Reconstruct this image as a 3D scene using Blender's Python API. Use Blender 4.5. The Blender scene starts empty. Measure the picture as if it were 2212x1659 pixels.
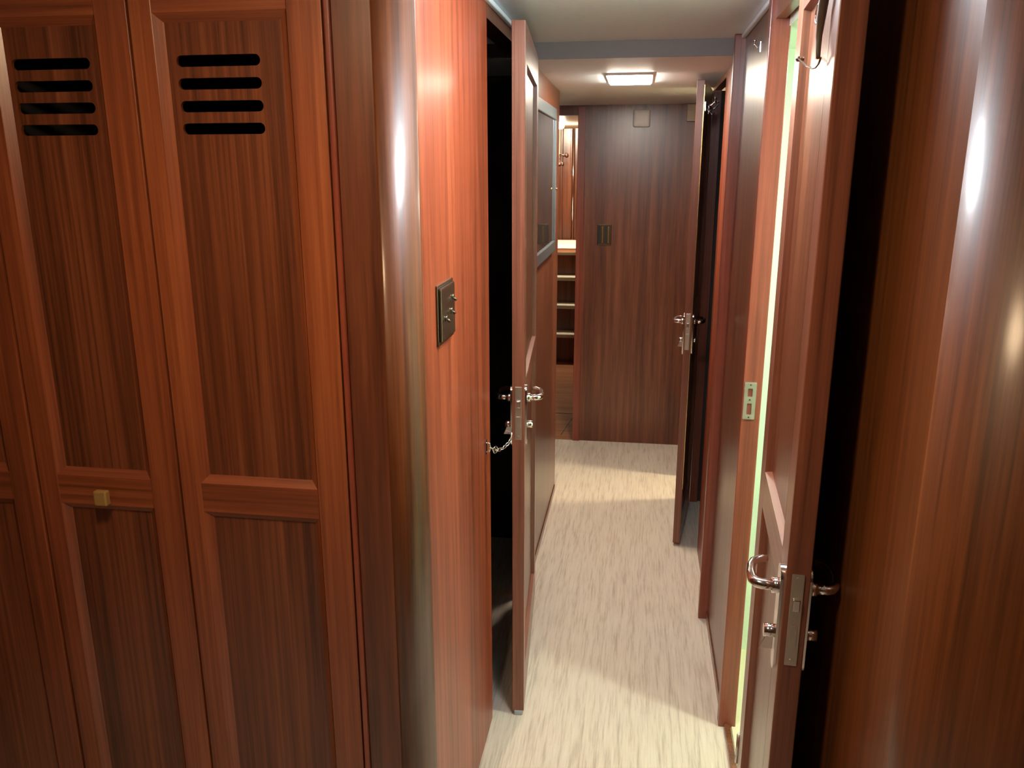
import bpy, bmesh, math
from mathutils import Vector, Matrix

# ------------------------------------------------------------------ camera, world, exposure
sc = bpy.context.scene
col = sc.collection
cam_data = bpy.data.cameras.new('camera')
cam_data.sensor_width = 36.0
cam_data.lens = 1765.0 / 2212.0 * 36.0
cam_data.clip_start = 0.02
cam = bpy.data.objects.new('camera', cam_data)
col.objects.link(cam)
F = 1765.0
ydir = Vector((280.0, -469.0, F)).normalized()           # corridor axis in camera pixels
ddir = Vector((9.0, (F * F + 2520.0) / 469.0, F)).normalized()   # plumb line
ddir = (ddir - ydir * ddir.dot(ydir)).normalized()
xdir = ddir.cross(ydir)
if xdir.x < 0:
    xdir = -xdir
R = Matrix((xdir, ydir, -ddir))
Rb = R @ Matrix(((1, 0, 0), (0, -1, 0), (0, 0, -1)))
cam.matrix_world = Matrix.Translation((0, 0, 1.5)) @ Rb.to_4x4()
sc.camera = cam

world = bpy.data.worlds.new('world')
sc.world = world
world.use_nodes = True
world.node_tree.nodes['Background'].inputs[0].default_value = (0.02, 0.02, 0.022, 1)
world.node_tree.nodes['Background'].inputs[1].default_value = 0.15

sc.view_settings.view_transform = 'Standard'
sc.view_settings.look = 'None'
sc.view_settings.gamma = 1.0
sc.view_settings.use_curve_mapping = False
sc.view_settings.exposure = 2.2
sc.cycles.use_denoising = True
sc.cycles.max_bounces = 10
sc.cycles.diffuse_bounces = 6
sc.cycles.sample_clamp_indirect = 6.0

L_NEAR, L_FAR, L_ROOM, L_FARROOM, L_LOBBY, L_STAIR = 20.5, 26.0, 76.0, 150.0, 22.0, 200.0

# ------------------------------------------------------------------ materials
def new_mat(name):
    m = bpy.data.materials.new(name)
    m.use_nodes = True
    return m, m.node_tree.nodes, m.node_tree.links, m.node_tree.nodes['Principled BSDF']

def wood(name, dark, mid, light, axis='z', rough=0.34, coat=0.5, fine=1.0, contrast=1.0, spec=0.5, coatr=0.26):
    m, n, l, b = new_mat(name)
    tc = n.new('ShaderNodeTexCoord')
    info = n.new('ShaderNodeObjectInfo')
    add = n.new('ShaderNodeVectorMath'); add.operation = 'ADD'
    l.new(tc.outputs['Object'], add.inputs[0])
    sca = n.new('ShaderNodeVectorMath'); sca.operation = 'SCALE'; sca.inputs['Scale'].default_value = 3.1
    l.new(info.outputs['Location'], sca.inputs[0]); l.new(sca.outputs[0], add.inputs[1])
    def layer(across, along, detail, rgh, dist=0.0):
        mp = n.new('ShaderNodeMapping')
        s = {'z': (across, across, along), 'x': (along, across, across), 'y': (across, along, across)}[axis]
        mp.inputs['Scale'].default_value = s
        l.new(add.outputs[0], mp.inputs['Vector'])
        t = n.new('ShaderNodeTexNoise')
        t.inputs['Scale'].default_value = 1.0; t.inputs['Detail'].default_value = detail
        t.inputs['Roughness'].default_value = rgh; t.inputs['Distortion'].default_value = dist
        l.new(mp.outputs[0], t.inputs['Vector'])
        return t
    a = layer(95 * fine, 1.6, 4, 0.62, 0.15)
    c = layer(14 * fine, 0.35, 3, 0.55)
    p = layer(420 * fine, 9, 2, 0.6)
    mx = n.new('ShaderNodeMix'); mx.data_type = 'FLOAT'; mx.inputs[0].default_value = 0.45
    l.new(a.outputs[0], mx.inputs[2]); l.new(c.outputs[0], mx.inputs[3])
    mx2 = n.new('ShaderNodeMix'); mx2.data_type = 'FLOAT'; mx2.inputs[0].default_value = 0.14
    l.new(mx.outputs[0], mx2.inputs[2]); l.new(p.outputs[0], mx2.inputs[3])
    r = n.new('ShaderNodeValToRGB')
    r.color_ramp.elements[0].position = 0.5 - 0.14 / contrast; r.color_ramp.elements[0].color = (*dark, 1)
    r.color_ramp.elements[1].position = 0.5 + 0.14 / contrast; r.color_ramp.elements[1].color = (*light, 1)
    e = r.color_ramp.elements.new(0.5); e.color = (*mid, 1)
    l.new(mx2.outputs[0], r.inputs[0]); l.new(r.outputs[0], b.inputs['Base Color'])
    b.inputs['Roughness'].default_value = rough
    b.inputs['Coat Weight'].default_value = coat
    b.inputs['Coat Roughness'].default_value = coatr
    b.inputs['Specular IOR Level'].default_value = spec
    bp = n.new('ShaderNodeBump'); bp.inputs['Strength'].default_value = 0.12; bp.inputs['Distance'].default_value = 0.001
    l.new(a.outputs[0], bp.inputs['Height']); l.new(bp.outputs[0], b.inputs['Normal'])
    return m

def plain(name, c, rough=0.5, metal=0.0, coat=0.0, bump=0.0, bscale=200.0, var=0.0):
    m, n, l, b = new_mat(name)
    b.inputs['Roughness'].default_value = rough
    b.inputs['Metallic'].default_value = metal
    b.inputs['Coat Weight'].default_value = coat
    tc = n.new('ShaderNodeTexCoord')
    t = n.new('ShaderNodeTexNoise'); t.inputs['Scale'].default_value = bscale
    l.new(tc.outputs['Object'], t.inputs['Vector'])
    r = n.new('ShaderNodeValToRGB')
    v = max(var, 0.02)
    r.color_ramp.elements[0].position = 0.3; r.color_ramp.elements[1].position = 0.7
    r.color_ramp.elements[0].color = tuple(x * (1 - v) for x in c) + (1,)
    r.color_ramp.elements[1].color = tuple(min(1, x * (1 + v)) for x in c) + (1,)
    l.new(t.outputs[0], r.inputs[0]); l.new(r.outputs[0], b.inputs['Base Color'])
    if bump:
        bp = n.new('ShaderNodeBump'); bp.inputs['Strength'].default_value = bump; bp.inputs['Distance'].default_value = 0.002
        l.new(t.outputs[0], bp.inputs['Height']); l.new(bp.outputs[0], b.inputs['Normal'])
    return m

def emit(name, c, s):
    m, n, l, b = new_mat(name)
    b.inputs['Base Color'].default_value = (*c, 1)
    b.inputs['Emission Color'].default_value = (*c, 1)
    b.inputs['Emission Strength'].default_value = s
    return m

def carpet(name):
    m, n, l, b = new_mat(name)
    tc = n.new('ShaderNodeTexCoord')
    def noise(s, detail, rgh):
        mp = n.new('ShaderNodeMapping'); mp.inputs['Scale'].default_value = s
        l.new(tc.outputs['Object'], mp.inputs['Vector'])
        t = n.new('ShaderNodeTexNoise'); t.inputs['Scale'].default_value = 1
        t.inputs['Detail'].default_value = detail; t.inputs['Roughness'].default_value = rgh
        l.new(mp.outputs[0], t.inputs['Vector']); return t
    a = noise((170, 9, 60), 3, 0.6)
    c = noise((60, 3, 20), 2, 0.5)
    r = n.new('ShaderNodeValToRGB')
    r.color_ramp.elements[0].position = 0.33; r.color_ramp.elements[0].color = (0.47, 0.37, 0.28, 1)
    r.color_ramp.elements[1].position = 0.50; r.color_ramp.elements[1].color = (0.68, 0.57, 0.455, 1)
    e = r.color_ramp.elements.new(0.70); e.color = (0.75, 0.65, 0.53, 1)
    mx = n.new('ShaderNodeMix'); mx.data_type = 'FLOAT'; mx.inputs[0].default_value = 0.4
    l.new(a.outputs[0], mx.inputs[2]); l.new(c.outputs[0], mx.inputs[3])
    l.new(mx.outputs[0], r.inputs[0]); l.new(r.outputs[0], b.inputs['Base Color'])
    b.inputs['Roughness'].default_value = 0.95
    b.inputs['Sheen Weight'].default_value = 0.2
    f = noise((500, 400, 400), 2, 0.6)
    bp = n.new('ShaderNodeBump'); bp.inputs['Strength'].default_value = 0.5; bp.inputs['Distance'].default_value = 0.004
    l.new(f.outputs[0], bp.inputs['Height']); l.new(bp.outputs[0], b.inputs['Normal'])
    return m

D, MI, LI = (0.10, 0.026, 0.009), (0.22, 0.056, 0.020), (0.34, 0.102, 0.036)
M_WOOD = wood('mahogany_upright', D, MI, LI)
M_RAIL = wood('mahogany_rail', D, MI, LI, axis='x')
M_PANEL = wood('mahogany_panel', (0.062, 0.018, 0.007), (0.15, 0.042, 0.016), (0.24, 0.077, 0.030), fine=1.5, contrast=1.15)
M_PANELY = wood('mahogany_wall', (0.14, 0.026, 0.009), (0.29, 0.052, 0.017), (0.42, 0.090, 0.030), fine=0.6, contrast=1.3, rough=0.45, coat=0.2)
M_END = wood('mahogany_end_wall', (0.07, 0.021, 0.010), (0.145, 0.043, 0.019), (0.23, 0.078, 0.036), fine=0.5, contrast=1.2)
M_TRIM = wood('red_mahogany_trim', (0.13, 0.026, 0.014), (0.24, 0.054, 0.028), (0.33, 0.09, 0.046))
M_DOOR = wood('brown_mahogany_door', (0.10, 0.033, 0.018), (0.205, 0.068, 0.038), (0.30, 0.110, 0.062), coat=0.35)
M_DOORRAIL = wood('brown_mahogany_door_rail', (0.10, 0.033, 0.018), (0.205, 0.068, 0.038), (0.30, 0.110, 0.062), axis='x')
M_COLUMN = wood('dark_orange_mahogany', (0.060, 0.018, 0.004), (0.135, 0.040, 0.009), (0.21, 0.068, 0.016), fine=0.8, rough=0.5, coat=0.3, spec=0.35, coatr=0.2)
M_FLOORWOOD = wood('floor_planks', (0.20, 0.07, 0.025), (0.30, 0.115, 0.045), (0.38, 0.16, 0.07), axis='x', fine=0.5, rough=0.7, coat=0.0, spec=0.15)
M_TREAD = plain('pale_stair_tread', (0.72, 0.66, 0.52), 0.45, bump=0.05)
M_CARPET = carpet('cream_fleck_carpet')
M_CEIL = plain('off_white_ceiling', (0.80, 0.90, 0.97), 0.55, bump=0.05, bscale=60)
M_STEP = plain('flare_hazed_brown_board', (0.20, 0.17, 0.165), 0.5)  # grey-brown trim with lens flare haze mixed into its colour
M_CHROME = plain('chrome', (0.80, 0.79, 0.78), 0.12, metal=1.0)
M_STEEL = plain('brushed_steel', (0.62, 0.60, 0.55), 0.38, metal=1.0, bump=0.05)
M_BRASS = plain('brass', (0.62, 0.42, 0.16), 0.25, metal=1.0)
M_BRONZE = plain('dark_bronze', (0.20, 0.16, 0.11), 0.22, metal=0.9)
M_BLACK = plain('black_cavity', (0.012, 0.011, 0.010), 0.7)
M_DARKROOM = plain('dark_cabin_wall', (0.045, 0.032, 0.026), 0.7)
M_WHITE = plain('white_plastic', (0.85, 0.84, 0.81), 0.4)
M_BEIGE = plain('beige_plastic', (0.50, 0.42, 0.30), 0.5)
M_CREAMWALL = plain('pale_green_white_laminate', (0.68, 0.77, 0.64), 0.5)
M_CREAM = plain('cream_board', (0.78, 0.68, 0.46), 0.5)
M_MAT = plain('white_mat', (0.85, 0.82, 0.76), 0.9, bump=0.4)
M_FRAME = plain('blue_grey_metal_frame', (0.20, 0.24, 0.26), 0.30, metal=0.7)
M_GLASS = plain('dark_glazing', (0.05, 0.04, 0.036), 0.06, coat=0.8)
M_GREYPL = plain('grey_rubber', (0.35, 0.40, 0.42), 0.6)
M_PINK = plain('pink_towel', (0.75, 0.50, 0.48), 0.95, bump=0.5)
M_CORD = plain('dark_leather', (0.09, 0.07, 0.05), 0.5, bump=0.2)
M_KNOB = plain('pale_brass_knob', (0.50, 0.33, 0.12), 0.4, metal=0.5)

# ------------------------------------------------------------------ geometry helpers
class MB:
    def __init__(s):
        s.bm = bmesh.new()
    def box(s, x0, x1, y0, y1, z0, z1, bev=0.0, mi=0, seg=2):
        g = bmesh.ops.create_cube(s.bm, size=1.0)
        vs = g['verts']
        for v in vs:
            v.co = Vector(((x0 + x1) / 2 + v.co.x * (x1 - x0), (y0 + y1) / 2 + v.co.y * (y1 - y0), (z0 + z1) / 2 + v.co.z * (z1 - z0)))
        fs = set(f for v in vs for f in v.link_faces)
        for f in fs: f.material_index = mi
        if bev:
            es = list(set(e for v in vs for e in v.link_edges))
            r = bmesh.ops.bevel(s.bm, geom=es, offset=bev, segments=seg, affect='EDGES', profile=0.5)
            for f in r['faces']: f.material_index = mi
        return s
    def quad(s, pts, mi=0):
        f = s.bm.faces.new([s.bm.verts.new(p) for p in pts]); f.material_index = mi
        return s
    def tube(s, pts, rad, n=12, mi=0, closed=False):
        pts = [Vector(p) for p in pts]
        rads = rad if isinstance(rad, (list, tuple)) else [rad] * len(pts)
        rings = []; up = None
        N = len(pts)
        for i, p in enumerate(pts):
            if closed: t = pts[(i + 1) % N] - pts[i - 1]
            else: t = (pts[min(i + 1, N - 1)] - pts[max(i - 1, 0)])
            t.normalize()
            if up is None:
                up = Vector((0, 0, 1)) if abs(t.z) < 0.9 else Vector((1, 0, 0))
            a = (up - t * up.dot(t)).normalized(); up = a
            b = t.cross(a)
            rings.append([s.bm.verts.new(p + (a * math.cos(k / n * math.tau) + b * math.sin(k / n * math.tau)) * rads[i]) for k in range(n)])
        rng = N if closed else N - 1
        for i in range(rng):
            A, B = rings[i], rings[(i + 1) % N]
            for k in range(n):
                f = s.bm.faces.new((A[k], A[(k + 1) % n], B[(k + 1) % n], B[k])); f.smooth = True; f.material_index = mi
        if not closed:
            for rg, rev in ((rings[0], True), (rings[-1], False)):
                f = s.bm.faces.new(rg[::-1] if rev else rg); f.material_index = mi
        return s
    def ball(s, c, r, mi=0, sc3=(1, 1, 1)):
        g = bmesh.ops.create_uvsphere(s.bm, u_segments=16, v_segments=10, radius=r)
        for v in g['verts']:
            v.co = Vector((v.co.x * sc3[0], v.co.y * sc3[1], v.co.z * sc3[2])) + Vector(c)
        for f in set(f for v in g['verts'] for f in v.link_faces): f.smooth = True; f.material_index = mi
        return s
    def prism(s, poly, z0, z1, mi=0, smooth=False):
        """vertical prism from an xy outline"""
        lo = [s.bm.verts.new((x, y, z0)) for x, y in poly]
        hi = [s.bm.verts.new((x, y, z1)) for x, y in poly]
        n = len(poly)
        for i in range(n):
            f = s.bm.faces.new((lo[i], lo[(i + 1) % n], hi[(i + 1) % n], hi[i])); f.smooth = smooth; f.material_index = mi
        s.bm.faces.new(lo[::-1]).material_index = mi
        s.bm.faces.new(hi).material_index = mi
        return s
    def add_mesh(s, me, mi=0):
        k = len(s.bm.faces)
        s.bm.from_mesh(me)
        s.bm.faces.ensure_lookup_table()
        for f in s.bm.faces[k:]: f.material_index = mi
        return s
    def build(s, name, mats, parent=None, loc=(0, 0, 0), rotz=0.0, label=None, kind=None):
        bmesh.ops.recalc_face_normals(s.bm, faces=s.bm.faces)
        me = bpy.data.meshes.new(name)
        s.bm.to_mesh(me); s.bm.free()
        for m in (mats if isinstance(mats, (list, tuple)) else [mats]): me.materials.append(m)
        o = bpy.data.objects.new(name, me)
        col.objects.link(o)
        if parent: o.parent = parent
        o.location = loc; o.rotation_euler = (0, 0, rotz)
        if label: o['label'] = label
        if kind: o['kind'] = kind
        return o

def plate(outer, holes, y0, y1):
    """flat plate in the xz plane, between y0 and y1, with holes through it"""
    cu = bpy.data.curves.new('outline', 'CURVE')
    cu.dimensions = '2D'; cu.fill_mode = 'BOTH'; cu.extrude = abs(y1 - y0) / 2
    for pts in [outer] + holes:
        sp = cu.splines.new('POLY'); sp.points.add(len(pts) - 1)
        for i, (x, z) in enumerate(pts): sp.points[i].co = (x, z, 0, 1)
        sp.use_cyclic_u = True
    o = bpy.data.objects.new('outline', cu); col.objects.link(o)
    dg = bpy.context.evaluated_depsgraph_get()
    me = bpy.data.meshes.new_from_object(o.evaluated_get(dg))
    bpy.data.objects.remove(o); bpy.data.curves.remove(cu)
    ym = (y0 + y1) / 2
    for v in me.vertices: v.co = (v.co.x, ym + v.co.z, v.co.y)
    return me

def stadium(x0, x1, z0, z1, n=6):
    """rounded slot; ends half round along its long side"""
    w, h = x1 - x0, z1 - z0
    r = min(w, h) / 2
    cs = [(x0 + r, z0 + r, 180), (x1 - r, z0 + r, 270), (x1 - r, z1 - r, 0), (x0 + r, z1 - r, 90)]
    pts = []
    for cx, cz, a0 in cs:
        for k in range(n + 1):
            a = math.radians(a0 + 90 * k / n)
            p = (cx + r * math.cos(a), cz + r * math.sin(a))
            if not pts or math.dist(p, pts[-1]) > 1e-6: pts.append(p)
    if math.dist(pts[0], pts[-1]) < 1e-6: pts.pop()
    return pts

def rrect(x0, x1, z0, z1, r, n=4):
    pts = []
    for cx, cz, a0 in ((x0 + r, z0 + r, 180), (x1 - r, z0 + r, 270), (x1 - r, z1 - r, 0), (x0 + r, z1 - r, 90)):
        for k in range(n + 1):
            a = math.radians(a0 + 90 * k / n)
            pts.append((cx + r * math.cos(a), cz + r * math.sin(a)))
    return pts

def rect(x0, x1, z0, z1): return [(x0, z0), (x1, z0), (x1, z1), (x0, z1)]

def empty(name, label=None, cat=None, loc=(0, 0, 0), rotz=0.0, group=None, kind=None):
    o = bpy.data.objects.new(name, None); col.objects.link(o)
    o.empty_display_size = 0.05
    o.location = loc; o.rotation_euler = (0, 0, rotz)
    tag(o, label, cat, group, kind); return o

def tag(o, label=None, cat=None, group=None, kind=None):
    if label: o['label'] = label
    if cat: o['category'] = cat
    if group: o['group'] = group
    if kind: o['kind'] = kind
    return o

def frame_mesh(W, z0, z1, t, holes, hx0, hx1, slope=0.010, depth=0.009, both=True):
    """stiles and rails of a leaf (local x across, y thickness, z up); holes = (za, zb) list between hx0 and hx1"""
    m = MB()
    m.box(0, hx0, 0, t, z0, z1, 0.0015)
    m.box(hx1, W, 0, t, z0, z1, 0.0015)
    zs = [z0] + [v for h in holes for v in h] + [z1]
    for i in range(0, len(zs), 2):
        m.box(hx0, hx1, 0, t, zs[i], zs[i + 1], 0.0, mi=1)
    for (za, zb) in holes:
        for side in ((0, 1), (1, -1)) if both else ((0, 1),):
            ya = side[0] * t; yb = ya + side[1] * depth
            o = [(hx0, ya, za), (hx1, ya, za), (hx1, ya, zb), (hx0, ya, zb)]
            i_ = [(hx0 + slope, yb, za + slope), (hx1 - slope, yb, za + slope), (hx1 - slope, yb, zb - slope), (hx0 + slope, yb, zb - slope)]
            for k in range(4):
                m.quad([o[k], o[(k + 1) % 4], i_[(k + 1) % 4], i_[k]], mi=1 if k in (0, 2) else 0)
    return m

# ------------------------------------------------------------------ setting dimensions
XL, XR = -0.357, 0.280
CAB_Y = 1.25
CZ1, CZ2, CZ3 = 1.866, 1.822, 1.806
YSTEP, YEND = 2.655, 4.41

def S(o, label=None):
    o['kind'] = 'structure'
    if label: o['label'] = label
    return o

# carpet
S(MB().box(-1.75, 1.6, -2.0, YEND, -0.06, 0.0).build('floor', M_CARPET), 'cream flecked carpet running down the corridor')
S(MB().box(-0.95, -0.3, YEND, 7.9, -0.06, -0.004).build('floor_planks', M_FLOORWOOD), 'brown plank floor beyond the carpet, before the stairs')
# plank joints
for (a, b) in (((-0.95, 4.93), (-0.32, 4.93)), ((-0.405, 4.50), (-0.355, 4.93))):
    d = Vector((b[0] - a[0], b[1] - a[1], 0)).normalized() * 1; nrm = Vector((-d.y, d.x, 0)) * 0.002
    m = MB(); m.prism([(a[0] - nrm.x, a[1] - nrm.y), (b[0] - nrm.x, b[1] - nrm.y), (b[0] + nrm.x, b[1] + nrm.y), (a[0] + nrm.x, a[1] + nrm.y)], -0.004, -0.002)
    S(m.build('trim_1', M_BLACK), 'dark joint in the plank floor')

# ceilings
S(MB().box(-1.75, 1.6, -2.0, YSTEP, CZ1, CZ1 + 0.05).build('ceiling', M_CEIL), 'off-white ceiling over the near part of the corridor')
m = MB()
for z, zz in ((0, 0),):
    v = [(-1.0, YSTEP, CZ2), (1.6, YSTEP, CZ2), (1.6, YEND, CZ3), (-1.0, YEND, CZ3)]
    top = [(x, y, CZ1 + 0.05) for x, y, _ in v]
    m.quad(v); m.quad(top)
    for k in range(4): m.quad([v[k], v[(k + 1) % 4], top[(k + 1) % 4], top[k]], mi=1 if k == 0 else 0)
S(m.build('ceiling_far', [M_CEIL, M_STEP]), 'lower off-white ceiling beyond the step')
S(MB().box(XL, XR, YSTEP - 0.006, YSTEP - 0.0005, CZ2 - 0.004, CZ1, 0.0).build('trim_2', M_STEP), 'grey-brown board on the ceiling step, flare haze put into its colour')
S(MB().box(XL, XL + 0.012, 1.3, YSTEP - 0.01, CZ1 - 0.012, CZ1 - 0.001, 0.003).build('trim_3', M_CEIL), 'pale strip where ceiling meets the left wall')
S(MB().box(XR - 0.012, XR, 1.0, YSTEP - 0.01, CZ1 - 0.012, CZ1 - 0.001, 0.003).build('trim_4', M_CEIL), 'pale strip where ceiling meets the right wall')

# left wall: rounded corner, wall up to the ajar door, header, wall beyond
rx, ry = 0.045, 0.085
cx, cy = XL - rx, CAB_Y + ry
arc = [(cx + rx * math.sin(math.radians(a)), cy - ry * math.cos(math.radians(a))) for a in range(0, 91, 5)]
m = MB(); m.prism(arc + [(XL - 0.004, cy + 0.001), (cx, cy + 0.001)], 0, CZ1)
cp_ = S(m.build('trim_14', M_COLUMN), 'rounded wooden corner post between lockers and corridor')
for f in cp_.data.polygons:
    if abs(f.normal.z) < 0.1 and f.center.y < cy: f.use_smooth = True
S(MB().box(XL - 0.05, XL, cy + 0.001, 1.955, 0, CZ1, 0.001).build('wall_left', M_PANELY), 'red-brown veneered wall left of the corridor')
S(MB().box(XL - 0.05, XL, 1.955, 2.655, 1.825, CZ1).build('wall_left_header', M_PANEL), 'wood header over the ajar left door')
S(MB().box(XL - 0.012, XL, 2.665, 3.66, 0, CZ1).build('wall_left_far', M_END), 'brown veneered wall under and beside the framed glass')
S(MB().box(XL - 0.055, XL - 0.045, 1.955, 1.975, 0, 1.825).build('trim_5', M_TRIM), 'stop of the left door frame')
# flat panel strip between cabinet and rounded corner
S(MB().box(-0.462, cx + 0.001, CAB_Y, CAB_Y + 0.03, 0, CZ1, 0.001).build('wall_left_strip', M_END), 'dark veneered strip right of the lockers')
S(MB().box(-0.4725, -0.4625, CAB_Y - 0.006, CAB_Y + 0.02, 0, CZ1, 0.003).build('trim_6', M_TRIM), 'thin bead between lockers and corridor corner')

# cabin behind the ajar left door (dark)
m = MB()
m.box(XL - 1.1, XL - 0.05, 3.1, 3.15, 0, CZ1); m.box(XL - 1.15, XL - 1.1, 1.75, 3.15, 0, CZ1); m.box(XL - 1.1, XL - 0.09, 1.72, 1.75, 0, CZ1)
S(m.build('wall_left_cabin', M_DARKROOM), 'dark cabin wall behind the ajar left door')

# right wall pieces
S(MB().box(XR, XR + 0.022, 2.045, 2.575, 0, CZ1).build('wall_right', M_END), 'brown veneered wall between the two right-hand doorways')
S(MB().box(0.250, 0.284, 2.575, 2.60, 0, CZ1 - 0.001, 0.002).build('trim_7', M_TRIM), 'red wood post at the far right doorway')
S(MB().box(XR, XR + 0.022, 2.60, 3.10, 0, CZ2 - 0.001).build('wall_right_middle', M_PANELY), 'wall beside the half open far right door')
S(MB().box(XR, XR + 0.03, 3.10, 3.63, 1.80, CZ2 - 0.006).build('wall_right_header', M_PANEL), 'header over far right door')
S(MB().box(XR, XR + 0.03, 3.92, YEND, 0, CZ3 - 0.001).build('wall_right_far', M_PANELY), 'wall meeting the end wall')
S(MB().box(0.268, 0.314, 2.010, 2.046, 0.0, CZ1 - 0.001, 0.002).build('trim_8', M_TRIM), 'red wood door jamb carrying the strike plate')
S(MB().box(XR, 0.302, 1.54, 2.010, 1.815, CZ1 - 0.001).build('wall_right_near_header', M_PANEL), 'header over the near right doorway')
S(MB().box(0.284, 0.300, 1.54, 2.010, 0.0, 0.012, 0.002).build('trim_9', M_PANEL), 'dark threshold of the near right doorway')
S(MB().box(0.277, 0.312, 3.605, 3.65, 0, 1.80, 0.001).build('trim_13', M_TRIM), 'hinge jamb of the far right door')
# near right wall with rounded column corner
r2 = 0.12
c2x, c2y = 0.300 + r2, 0.85
arc2 = [(c2x - r2 * math.cos(math.radians(a)), c2y - r2 * math.sin(math.radians(a))) for a in range(0, 91, 5)]
poly = [(0.300, 1.50)] + arc2 + [(1.6, c2y - r2), (1.6, c2y - r2 + 0.03), (c2x, c2y - r2 + 0.03), (0.335, 0.86), (0.335, 1.50)]
m = MB(); m.prism(poly, 0, CZ1)
wr = S(m.build('wall_right_near', M_COLUMN), 'glossy brown wall with a rounded corner at the far right of the picture')
for f in wr.data.polygons:
    if abs(f.normal.z) < 0.1 and f.center.x < c2x and f.center.y < 0.851: f.use_smooth = True
S(MB().box(0.272, 0.335, 1.50, 1.545, 0, CZ1 - 0.001, 0.002).build('trim_10', M_TRIM), 'hinge jamb of the near right door')

# bright washroom right of the near doorway
m = MB()
m.box(1.15, 1.18, 0.9, 2.6, 0, 1.83); m.box(0.31, 1.15, 2.40, 2.43, 0, 1.83); m.box(0.345, 1.15, 1.05, 1.08, 0, 1.83)
m.box(0.302, 0.31, 2.05, 2.40, 0, 1.83)
S(m.build('wall_washroom', M_CREAMWALL), 'bright pale green-white wall seen through the door gap')
S(MB().box(0.31, 1.15, 1.08, 2.40, 1.80, 1.83).build('ceiling_washroom', M_CREAMWALL), 'washroom ceiling')
S(MB().box(0.304, 1.15, 1.08, 2.40, 0.0, 0.004).build('floor_washroom', M_CREAM), 'cream washroom floor at the doorway')

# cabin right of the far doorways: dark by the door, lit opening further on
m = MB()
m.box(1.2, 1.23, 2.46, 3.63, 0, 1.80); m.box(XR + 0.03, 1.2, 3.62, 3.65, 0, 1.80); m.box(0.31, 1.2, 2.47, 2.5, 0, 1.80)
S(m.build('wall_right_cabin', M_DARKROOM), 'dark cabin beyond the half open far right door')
m = MB()
m.box(1.2, 1.23, 3.65, 4.38, 0, 1.80); m.box(XR + 0.03, 1.2, 4.0, 4.03, 0, 1.80)
S(m.build('wall_right_pantry', M_CREAM), 'cream wall of the lit side room')

# end wall
m = MB()
m.box(-0.329, XR + 0.03, YEND, YEND + 0.04, 0, CZ3)
S(m.build('wall_end', M_END), 'striped brown veneer wall closing the corridor')
S(MB().box(-0.95, -0.329, YEND, YEND + 0.04, 1.757, CZ3 - 0.0005).build('wall_end_header', M_END), 'header over the way to the stairs')
S(MB().box(-0.331, -0.292, YEND - 0.012, YEND + 0.045, 0, 1.80, 0.002).build('trim_11', M_TRIM), 'red wood upright at the left edge of the end wall')
# stair hall shell
S(MB().box(-0.98, -0.95, 3.73, 7.9, 0, 1.90).build('wall_stairs_left', M_END), 'wall left of the stairs')
S(MB().box(-0.41, XL - 0.0, 3.66, 3.672, 0, CZ2 - 0.012).build('trim_12', M_TRIM), 'end of the left wall')
S(MB().box(-0.33, -0.30, YEND + 0.04, 7.9, 0, 1.90).build('wall_stairs_right', M_END), 'wall right of the stairs')
S(MB().box(-0.98, -0.30, 7.9, 7.93, 0, 1.90).build('wall_stairs_end', M_END), 'wood wall above the stair landing')
S(MB().box(-0.98, -0.30, YEND + 0.04, 7.93, 1.845, 1.875).build('ceiling_stairs', M_CREAM), 'cream ceiling over the stairs')
S(MB().box(-0.95, XL - 0.05, 3.64, 3.67, 0, CZ2 - 0.012).build('wall_stairs_near', M_END), 'wall beside the stair hall')
# lobby shell around the camera
S(MB().box(-1.78, -1.75, -2.0, CAB_Y + 0.6, 0, CZ1).build('wall_lobby_left', M_END), 'lobby wall')
S(MB().box(-1.78, 1.6, -2.03, -2.0, 0, CZ1).build('wall_lobby_back', M_END), 'lobby wall behind')
S(MB().box(1.57, 1.6, -2.0, 0.73, 0, CZ1).build('wall_lobby_right', M_END), 'lobby wall right')

# baseboards
S(MB().box(XL, XL + 0.004, 2.67, 3.65, 0, 0.03, 0.001).build('baseboard_left', M_PANEL), 'thin dark skirting on the left wall')
S(MB().box(XR - 0.004, XR, 2.05, 2.574, 0, 0.03, 0.001).build('baseboard_right', M_PANEL), 'thin dark skirting on the right wall')

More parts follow.
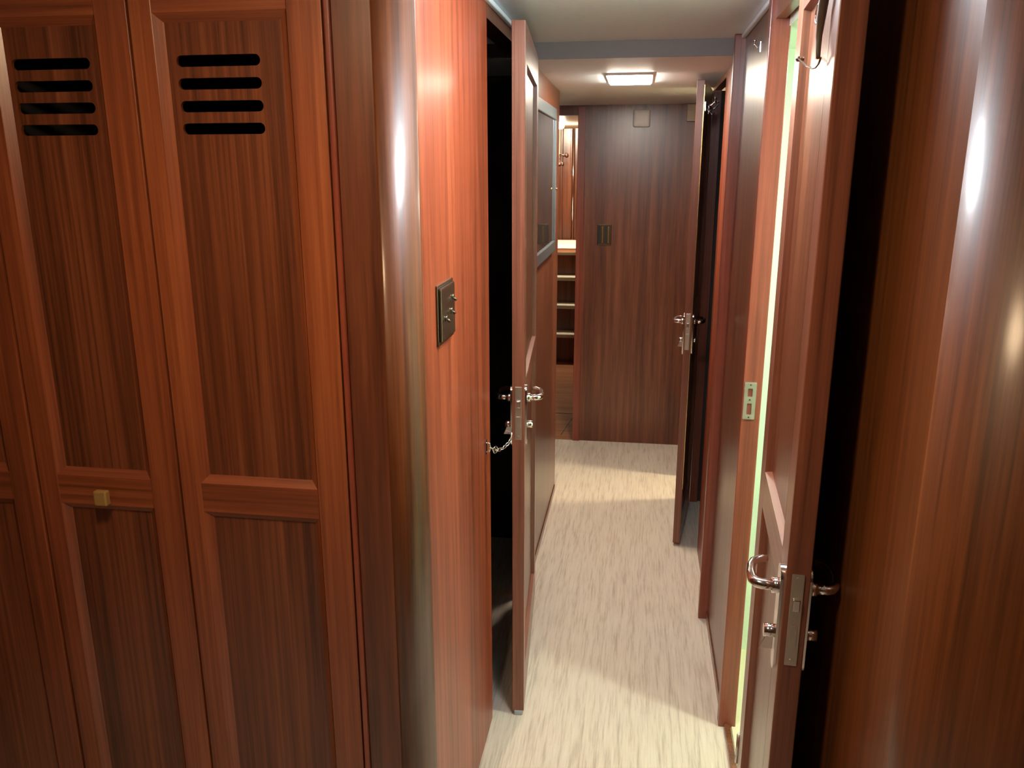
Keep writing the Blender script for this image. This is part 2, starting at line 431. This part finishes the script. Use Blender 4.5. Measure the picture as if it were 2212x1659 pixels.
# ------------------------------------------------------------------ lockers
slots = [(1.651, 1.668), (1.6175, 1.6345), (1.584, 1.601), (1.5505, 1.5675)]
def locker(name, label, x0, doors):
    W = sum(d[0] for d in doors)
    t = empty(name, label, 'cabinet', (x0, CAB_Y, 0), group='wooden lockers left of the corridor')
    b = MB()
    b.box(0.0, 0.016, 0.026, 0.50, 0, 1.86); b.box(W - 0.016, W, 0.026, 0.50, 0, 1.86)
    b.box(0.016, W - 0.016, 0.484, 0.50, 0, 1.86); b.box(0.016, W - 0.016, 0.026, 0.484, 1.84, 1.86); b.box(0.016, W - 0.016, 0.026, 0.484, 0.0, 0.05)
    b.box(0.0, W, 0.0, 0.024, 1.812, 1.86)
    b.build('body', M_BLACK, t)
    x = 0
    for w, knob, sh in doors:
        g = 0.0018
        ww = w - 2 * g
        hx0, hx1 = 0.038, ww - 0.055
        d = frame_mesh(ww, 0.06, 1.81, 0.022, [(0.14, 0.908), (0.962, 1.728)], hx0, hx1, both=False, slope=0.013, depth=0.011).build('door', [M_WOOD, M_RAIL], t, (x + g, 0, 0))
        a0, a1 = hx0 + 0.006, hx1 - 0.006
        cxm = (hx0 + hx1) / 2 - 0.001 + sh
        me = plate(rect(a0, a1, 0.956, 1.734), [stadium(cxm - 0.069, cxm + 0.069, za, zb) for za, zb in slots], 0.011, 0.017)
        p = MB(); p.add_mesh(me); p.build('upper_panel', M_PANEL, d)
        MB().box(a0, a1, 0.011, 0.017, 0.134, 0.914).build('lower_panel', M_PANEL, d)
        if knob:
            k = MB(); kx = ww / 2 - 0.004
            k.tube([(kx, 0.001, 0.929), (kx, -0.012, 0.929)], 0.005)
            k.box(kx - 0.0125, kx + 0.0125, -0.024, -0.011, 0.9155, 0.9435, 0.003)
            k.build('knob', M_KNOB, d, label='small square brass knob')
        x += w
    return t
locker('locker_cabinet', 'brown wooden locker cabinet with two slotted doors beside the rounded corridor corner', -1.0675, [(0.2800, True, 0.0), (0.3125, False, -0.011)])
locker('locker_cabinet', 'brown wooden locker cabinet cut off by the left picture edge', -1.0690 - 0.58, [(0.29, True, 0.0), (0.29, False, 0.0)])

# ------------------------------------------------------------------ doors
def lever_set(d, W, t, side, z=0.927, mat=None):
    """side -1: on the y=0 face, +1: on the y=t face"""
    mat = mat or M_CHROME
    y0 = 0.0 if side < 0 else t
    Y = lambda v: y0 + side * v
    xc = W - 0.030
    bp = MB(); me = plate(rrect(xc - 0.017, xc + 0.017, z - 0.130, z + 0.034, 0.0165, 6), [], Y(0.0), Y(0.005)); bp.add_mesh(me)
    bp.build('backplate', mat, d)
    lv = MB()
    lv.tube([(xc, Y(0.004), z), (xc, Y(0.014), z)], 0.0115, 16)
    path = [(xc, Y(0.012), z), (xc, Y(0.027), z), (xc - 0.003, Y(0.034), z), (xc - 0.011, Y(0.039), z), (xc - 0.028, Y(0.041), z + 0.001), (xc - 0.048, Y(0.040), z + 0.002), (xc - 0.064, Y(0.035), z + 0.003), (xc - 0.073, Y(0.025), z + 0.004), (xc - 0.075, Y(0.014), z + 0.004)]
    lv.tube(path, [0.008, 0.0078, 0.0078, 0.0076, 0.0070, 0.0066, 0.0062, 0.0058, 0.0052], 12)
    lv.build('lever', mat, d)
    kb = MB(); kz = z - 0.072
    kb.tube([(xc, Y(0.004), kz), (xc, Y(0.020), kz)], 0.0095, 16)
    w0, w1 = 0.004, 0.0085
    vs = [(xc + dx, Y(yy), kz + dz) for dz, dx, ya, yb in ((-0.004, 0.0025, 0.006, 0.014), (-0.028, 0.0025, 0.006, 0.024)) for dx, yy in ((-dx, ya), (dx, ya), (dx, yb), (-dx, yb))]
    if side < 0:
      for q in ((0, 1, 2, 3), (4, 5, 6, 7), (0, 1, 5, 4), (1, 2, 6, 5), (2, 3, 7, 6), (3, 0, 4, 7)): kb.quad([vs[i] for i in q])
    kb.build('thumb_turn', mat, d)

def make_door(name, label, hinge, latch, t, top, z0=0.014):
    hx, hy = hinge; lx, ly = latch
    W = math.hypot(lx - hx, ly - hy); a = math.atan2(ly - hy, lx - hx)
    d = frame_mesh(W, z0, top, t, [(0.13, 0.905), (0.972, 1.735)], 0.07, W - 0.06, slope=0.003, depth=0.0115).build(name, [M_DOOR, M_DOORRAIL], None, (hx, hy, 0), a)
    tag(d, label, 'door', kind='structure')
    MB().box(0.066, W - 0.056, 0.0115, t - 0.0115, 0.968, 1.739).build('upper_panel', M_PANEL, d)
    MB().box(0.066, W - 0.056, 0.0115, t - 0.0115, 0.126, 0.909).build('lower_panel', M_PANEL, d)
    lever_set(d, W, t, -1); lever_set(d, W, t, +1)
    f = MB(); f.box(W - 0.0005, W + 0.0018, t / 2 - 0.0085, t / 2 + 0.0085, 0.821, 0.962, 0.0008)
    fp = f.build('lock_plate', M_STEEL, d)
    MB().box(W + 0.001, W + 0.007, t / 2 - 0.005, t / 2 + 0.005, 0.908, 0.926, 0.0015).build('latch_bolt', M_CHROME, fp)
    MB().box(W + 0.001, W + 0.003, t / 2 - 0.0048, t / 2 + 0.0048, 0.852, 0.884, 0.0005).build('dead_bolt', M_STEEL, fp)
    s = MB()
    for zz in (0.955, 0.829): s.tube([(W + 0.0016, t / 2, zz), (W + 0.0028, t / 2, zz)], 0.0032, 10)
    s.build('screw', M_STEEL, fp)
    for zz in ((0.335,) if name == 'door_2' else (0.3, 1.5)):
        h = MB(); h.tube([(-0.003, -0.001, zz - 0.035), (-0.003, -0.001, zz + 0.035)], 0.004, 10); h.build('hinge', M_STEEL, d)
    return d, W
dl, WL = make_door('door_1', 'left corridor door standing ajar, chained to the wall', (-0.355, 2.640), (-0.3035, 1.975), 0.032, 1.822)
dn, WN = make_door('door_2', 'nearest right-hand door opened back against the wall, edge and lock towards the viewer', (0.2432, 1.495), (0.217, 1.06), 0.0325, 1.822)
dfr, WF = make_door('door_3', 'far right-hand door standing half open near the end wall', (0.248, 3.60), (0.183, 3.13), 0.028, 1.797)
# foot bolt on left door
MB().box(WL - 0.045, WL + 0.002, 0.004, 0.028, 0.0, 0.015, 0.003).build('foot_block', M_GREYPL, dl, label='grey-blue rubber block under the door')
# light glint along the far right door edge, put in as a brass strip
MB().box(WF - 0.0005, WF + 0.001, 0.0262, 0.0285, 0.25, 1.78).build('edge_glint', M_BRASS, dfr, label='thin brass strip imitating light glinting on the door edge')
# coat hooks on the back of the far right door
def hook_mb(x, y, z, sy):
    m = MB()
    m.box(x - 0.010, x + 0.010, y, y + sy * 0.003, z - 0.02, z + 0.012, 0.0)
    m.tube([(x, y + sy * 0.002, z + 0.004), (x, y + sy * 0.022, z + 0.0), (x, y + sy * 0.032, z + 0.010), (x, y + sy * 0.033, z + 0.022)], 0.0038, 8)
    m.ball((x, y + sy * 0.033, z + 0.024), 0.0065)
    m.tube([(x, y + sy * 0.002, z - 0.010), (x, y + sy * 0.014, z - 0.022), (x, y + sy * 0.024, z - 0.014)], 0.0032, 8)
    return m
for i, xx in enumerate((WF - 0.06, WF - 0.24)):
    hook_mb(0, 0, 0, 1).build('coat_hook', M_CHROME, dfr, (xx, 0.028, 1.715))
# near right wall coat hook
h = MB()
h.box(XR - 0.002, XR + 0.0005, 2.238, 2.252, 1.775, 1.80)
h.tube([(XR - 0.001, 2.245, 1.79), (XR - 0.008, 2.245, 1.786), (XR - 0.013, 2.245, 1.792), (XR - 0.014, 2.245, 1.800)], 0.002, 8)
h.ball((XR - 0.014, 2.245, 1.802), 0.004)
tag(h.build('coat_hook', M_CHROME), 'tiny chrome coat hook high on the wall between the right doorways', 'hook')

# strike plate on the near jamb (faces the viewer)
me = plate(rrect(0.2715, 0.3000, 0.893, 0.988, 0.002), [rrect(0.280, 0.2915, 0.951, 0.972, 0.002), rrect(0.280, 0.2915, 0.905, 0.934, 0.002),
           [(0.2858 + 0.0025 * math.cos(k), 0.943 + 0.0025 * math.sin(k)) for k in [i * math.tau / 10 for i in range(10)]],
           [(0.2858 + 0.0022 * math.cos(k), 0.981 + 0.0022 * math.sin(k)) for k in [i * math.tau / 10 for i in range(10)]],
           [(0.2858 + 0.0022 * math.cos(k), 0.898 + 0.0022 * math.sin(k)) for k in [i * math.tau / 10 for i in range(10)]]], 2.0076, 2.0100)
m = MB(); m.add_mesh(me)
tag(m.build('strike_plate', M_STEEL), 'pale metal strike plate with two cut-outs on the red jamb', 'strike plate')

# ------------------------------------------------------------------ wall fittings
# switch plate, left wall (plane x = XL, faces +x)
t = empty('light_switch', 'square dark bronze light switch with toggles on the left corridor wall', 'light switch', (XL, 1.483, 1.238))
MB().box(0, 0.004, -0.063, 0.063, -0.056, 0.056, 0.0015).build('back_plate', M_BRONZE, t)
MB().box(0.004, 0.009, -0.056, 0.056, -0.050, 0.050, 0.003).build('face_plate', M_BRONZE, t)
for (yy, zz) in ((-0.022, -0.01), (0.022, -0.002), (0.034, 0.022)):
    m = MB(); m.tube([(0.008, yy, zz), (0.012, yy, zz)], 0.006, 12); m.tube([(0.010, yy, zz), (0.017, yy, zz - 0.006)], [0.0024, 0.0030], 8)
    m.build('toggle', M_BRONZE, t)
# two-gang switch on the end wall
t = empty('wall_switch', 'small black switch plate with two brass rockers on the end wall', 'light switch', (-0.1815, YEND, 1.153))
MB().box(-0.037, 0.037, -0.006, 0, -0.055, 0.055, 0.003).build('plate', M_BRONZE, t)
for xx in (-0.010, 0.021):
    MB().box(xx - 0.004, xx + 0.004, -0.011, -0.005, -0.042, 0.042, 0.002).build('rocker', M_BRASS, t)
for xx in (-0.026, 0.008):
    MB().box(xx - 0.006, xx + 0.006, -0.0065, -0.0055, -0.045, 0.045, 0.0).build('groove', M_BLACK, t)
# white box at the top of the end wall
t = empty('wall_speaker', 'white rounded plastic box high on the end wall', 'speaker', (-0.009, YEND, 1.738))
m = MB(); m.box(-0.043, 0.043, -0.022, 0, -0.043, 0.043, 0.011, seg=4); m.build('housing', M_WHITE, t)
MB().box(-0.030, 0.030, -0.0232, -0.0215, -0.028, 0.028, 0.0007).build('grille', M_WHITE, t)
# beige box at right of end wall
t = empty('alarm_box', 'beige plastic box at the top right of the end wall beside the far door', 'alarm box', (0.236, YEND, 1.762))
MB().box(-0.021, 0.021, -0.03, 0, -0.041, 0.041, 0.004).build('housing', M_BEIGE, t)
MB().box(-0.016, 0.016, -0.032, -0.0295, -0.034, 0.012, 0.001).build('cover', M_BEIGE, t)
# small screw cap on end wall
# framed glass on left wall
t = empty('framed_glass', 'dark glazed panel in a blue-grey metal frame on the left wall', 'picture', (XL, 3.06, 1.444))
y0, y1, z0, z1, fw = -0.36, 0.36, -0.280, 0.280, 0.042
m = MB()
m.box(0, 0.015, y0, y1, z1 - fw, z1, 0.003); m.box(0, 0.015, y0, y1, z0, z0 + fw, 0.003)
m.box(0, 0.015, y0, y0 + 0.03, z0 + fw, z1 - fw, 0.003); m.box(0, 0.015, y1 - 0.016, y1, z0 + fw, z1 - fw, 0.003)
m.build('frame', M_FRAME, t)
MB().box(0.002, 0.008, y0 + 0.028, y1 - 0.014, z0 + fw - 0.002, z1 - fw + 0.002).build('glass', M_GLASS, t)
m = MB(); m.ball((0.017, y1 - 0.01, -0.03), 0.005); m.build('catch', M_BRASS, t)

# door chain
t = empty('door_chain', 'short chrome chain holding the left door to the wall', 'chain', (XL, 1.888, 0.828))
m = MB(); m.box(0, 0.003, -0.008, 0.008, -0.018, 0.018, 0.001); m.tube([(0.002, 0, 0.012), (0.010, 0, 0.010), (0.012, 0, 0.0), (0.010, 0, -0.010), (0.002, 0, -0.012)], 0.0022, 8)
m.build('wall_staple', M_CHROME, t)
def link(m, c, d, L, w, rr, flip):
    c = Vector(c); d = Vector(d).normalized()
    u = Vector((0, 0, 1)) if flip else d.cross(Vector((0, 0, 1)))
    u = (u - d * u.dot(d)).normalized()
    m.tube([c + d * (math.cos(k / 16 * math.tau) * L / 2) + u * (math.sin(k / 16 * math.tau) * w / 2) for k in range(16)], rr, 6, closed=True)
p0 = Vector((0.012, 0.0, 0.0)); p1 = Vector((0.052, 0.083, -0.004))
def cp(s): return p0.lerp(p1, s) + Vector((0, 0, -0.016 * 4 * s * (1 - s)))
m = MB()
rings = 8
for i in range(rings):
    s = (i + 0.5) / rings
    dd = cp(min(1, s + .05)) - cp(max(0, s - .05))
    link(m, cp(s), dd, 0.0150 if i else 0.017, 0.0085, 0.0013, i % 2)
m.build('links', M_CHROME, t)
m = MB(); link(m, cp(0.24), (cp(0.3) - cp(0.2)), 0.019, 0.017, 0.0015, True); m.build('ring', M_CHROME, t)
m = MB(); q = p1; m.tube([q + Vector((-0.004, -0.004, 0)), q + Vector((0.0, 0.001, 0.006)), q + Vector((0.001, 0.003, 0.018))], 0.002, 8); m.build('door_hook', M_CHROME, t)

# cord hanging from near door face
def on_door(Y, off=0.003):
    return 0.2432 - (1.495 - Y) * (0.2432 - 0.217) / (1.495 - 1.06) - off
t = empty('hanging_cord', 'dark cord with a metal ring hanging on the nearest right-hand door', 'cord', (0, 0, 0))
m = MB()
ps = [(1.105, 1.725), (1.120, 1.695), (1.130, 1.678), (1.137, 1.658), (1.133, 1.642), (1.126, 1.630)]
m.tube([(on_door(y, 0.010), y, z) for y, z in ps], [0.0050, 0.0060, 0.0055, 0.0042, 0.0034, 0.0024], 10)
m.build('strap', M_CORD, t)
m = MB()
ps = [(1.126, 1.630), (1.140, 1.625), (1.165, 1.623), (1.20, 1.626), (1.26, 1.635), (1.37, 1.657)]
m.tube([(on_door(y, 0.007), y, z) for y, z in ps], 0.0013, 8)
m.build('thin_cord', M_BRONZE, t)
m = MB(); m.ball((on_door(1.376, 0.007), 1.376, 1.658), 0.0042); m.tube([(on_door(1.376, -0.001), 1.376, 1.658), (on_door(1.376, 0.007), 1.376, 1.658)], 0.003, 8); m.build('nub', M_BRONZE, t)
m = MB(); c = Vector((on_door(1.160, 0.010), 1.160, 1.686))
m.tube([c + Vector((-0.001, math.cos(k / 16 * math.tau) * 0.012, math.sin(k / 16 * math.tau) * 0.011)) for k in range(16)], 0.0013, 6, closed=True); m.build('ring', M_CHROME, t)
m = MB(); m.tube([(on_door(1.105, -0.001), 1.105, 1.727), (on_door(1.105, 0.010), 1.105, 1.727)], 0.004, 10); m.build('screw', M_CHROME, t)

# ------------------------------------------------------------------ stairs
t = empty('staircase', 'four steep steps with pale treads and dark risers beyond the corridor', 'stairs', (0, 6.35, 0))
hs = [0.222, 0.428, 0.634, 0.822]
for i, hz in enumerate(hs):
    zb = -0.004 if i == 0 else hs[i - 1] - 0.03
    MB().box(-0.946, -0.334, i * 0.15, i * 0.15 + 0.02, zb, hz - 0.03).build('riser', M_PANEL, t)
    ymax = i * 0.15 + (0.16 if i < 3 else 1.10)
    MB().box(-0.946, -0.334, i * 0.15 - 0.012, ymax, hz - 0.03, hz, 0.004).build('tread', M_TREAD if i < 3 else M_FLOORWOOD, t)
    MB().box(-0.945, -0.335, i * 0.15 - 0.016, i * 0.15 - 0.010, hz - 0.024, hz - 0.002, 0.002).build('nosing', M_TREAD, t)
m = MB(); m.box(-0.90, -0.36, 6.96, 7.76, 0.822, 0.838, 0.005)
tag(m.build('doormat', M_MAT), 'white mat lying on the landing at the top of the stairs', 'mat')
# fittings above the landing
m = MB(); m.box(-0.90, -0.757, 7.885, 7.9, 1.60, 1.843)
tag(m.build('wall_panel', M_CREAM), 'cream board on the wall above the stair landing', 'panel')
m = MB(); m.box(-0.80, -0.75, 7.855, 7.884, 1.52, 1.61, 0.006)
tag(m.build('towel', M_PINK), 'small pink cloth hanging below the cream board', 'towel')
m = MB(); m.box(-0.745, -0.725, 7.84, 7.9, 0.824, 1.843, 0.004); m.box(-0.725, -0.655, 7.86, 7.9, 0.824, 1.843, 0.002); m.box(-0.655, -0.640, 7.85, 7.9, 0.824, 1.843, 0.003)
tag(m.build('wood_pilaster', M_END), 'glossy brown wood pilaster above the stair landing', 'pilaster')
m = MB(); m.tube([(-0.628, 7.86, 1.843), (-0.628, 7.86, 0.823)], 0.009, 12)
tag(m.build('chrome_pole', M_CHROME), 'slim chrome pole at the right of the stair landing', 'pole')
t = empty('wall_bracket', 'chrome bracket with two knobs on the brown pilaster by the stairs', 'bracket', (-0.72, 7.84, 1.58))
m = MB(); m.tube([(-0.035, -0.01, 0.03), (0.03, -0.01, 0.03)], 0.008, 8); m.tube([(-0.035, -0.01, 0.03), (-0.035, -0.01, -0.03)], 0.005, 8); m.tube([(-0.02, -0.01, 0.03), (-0.02, 0.02, 0.03)], 0.005, 8); m.build('arm', M_CHROME, t)
m = MB(); m.ball((0.03, -0.012, 0.03), 0.017); m.build('knob', M_CHROME, t)
m = MB(); m.ball((-0.01, -0.012, -0.045), 0.017); m.tube([(-0.01, -0.012, -0.045), (-0.01, 0.02, -0.045)], 0.006, 8); m.build('knob', M_CHROME, t)

# ------------------------------------------------------------------ lamps
def ceiling_light(label, x0, x1, y0, y1, z, h, colr, s):
    t = empty('ceiling_light', label, 'ceiling light', ((x0 + x1) / 2, (y0 + y1) / 2, z), group='ceiling lamps')
    w, d = (x1 - x0) / 2, (y1 - y0) / 2
    MB().box(-w - 0.006, w + 0.006, -d - 0.006, d + 0.006, -0.006, 0.004, 0.001).build('housing', M_WHITE, t)
    MB().box(-w, w, -d, d, -h, -0.006, 0.003).build('diffuser', emit('lamp_glow', colr, s), t)
    return t
ceiling_light('lit rectangular ceiling lamp at the far end of the corridor', -0.131, 0.022, 3.075, 3.37, 1.816, 0.011, (1.0, 0.90, 0.74), L_FAR)
ceiling_light('rectangular ceiling lamp at the corridor mouth above the picture', -0.075, 0.075, 1.40, 1.58, CZ1, 0.055, (0.86, 0.94, 1.0), L_NEAR)
ceiling_light('round-edged lamp on the washroom ceiling behind the near right doorway', 0.80, 0.92, 1.64, 1.76, 1.80, 0.015, (0.89, 1.0, 0.84), L_ROOM)
ceiling_light('lamp in the side room beyond the far right door', 0.90, 1.0, 3.76, 3.86, 1.80, 0.015, (1.0, 0.90, 0.62), L_FARROOM)
ceiling_light('unseen warm lamp added on the lobby ceiling to light the lockers', -0.50, -0.30, 0.50, 0.66, CZ1, 0.02, (1.0, 0.70, 0.42), L_LOBBY)  # added warm source out of view, placed to brighten the lockers
t = empty('downlight', 'round downlight in the cream ceiling above the stairs', 'ceiling light', (-0.685, 7.05, 1.845))
m = MB(); m.tube([(0, 0, 0.002), (0, 0, -0.006)], 0.055, 24); m.build('rim', M_WHITE, t)
m = MB(); m.tube([(0, 0, -0.004), (0, 0, -0.030), (0, 0, -0.040)], [0.042, 0.038, 0.022], 24); m.build('lens', emit('downlight_glow', (1.0, 0.88, 0.66), L_STAIR), t)
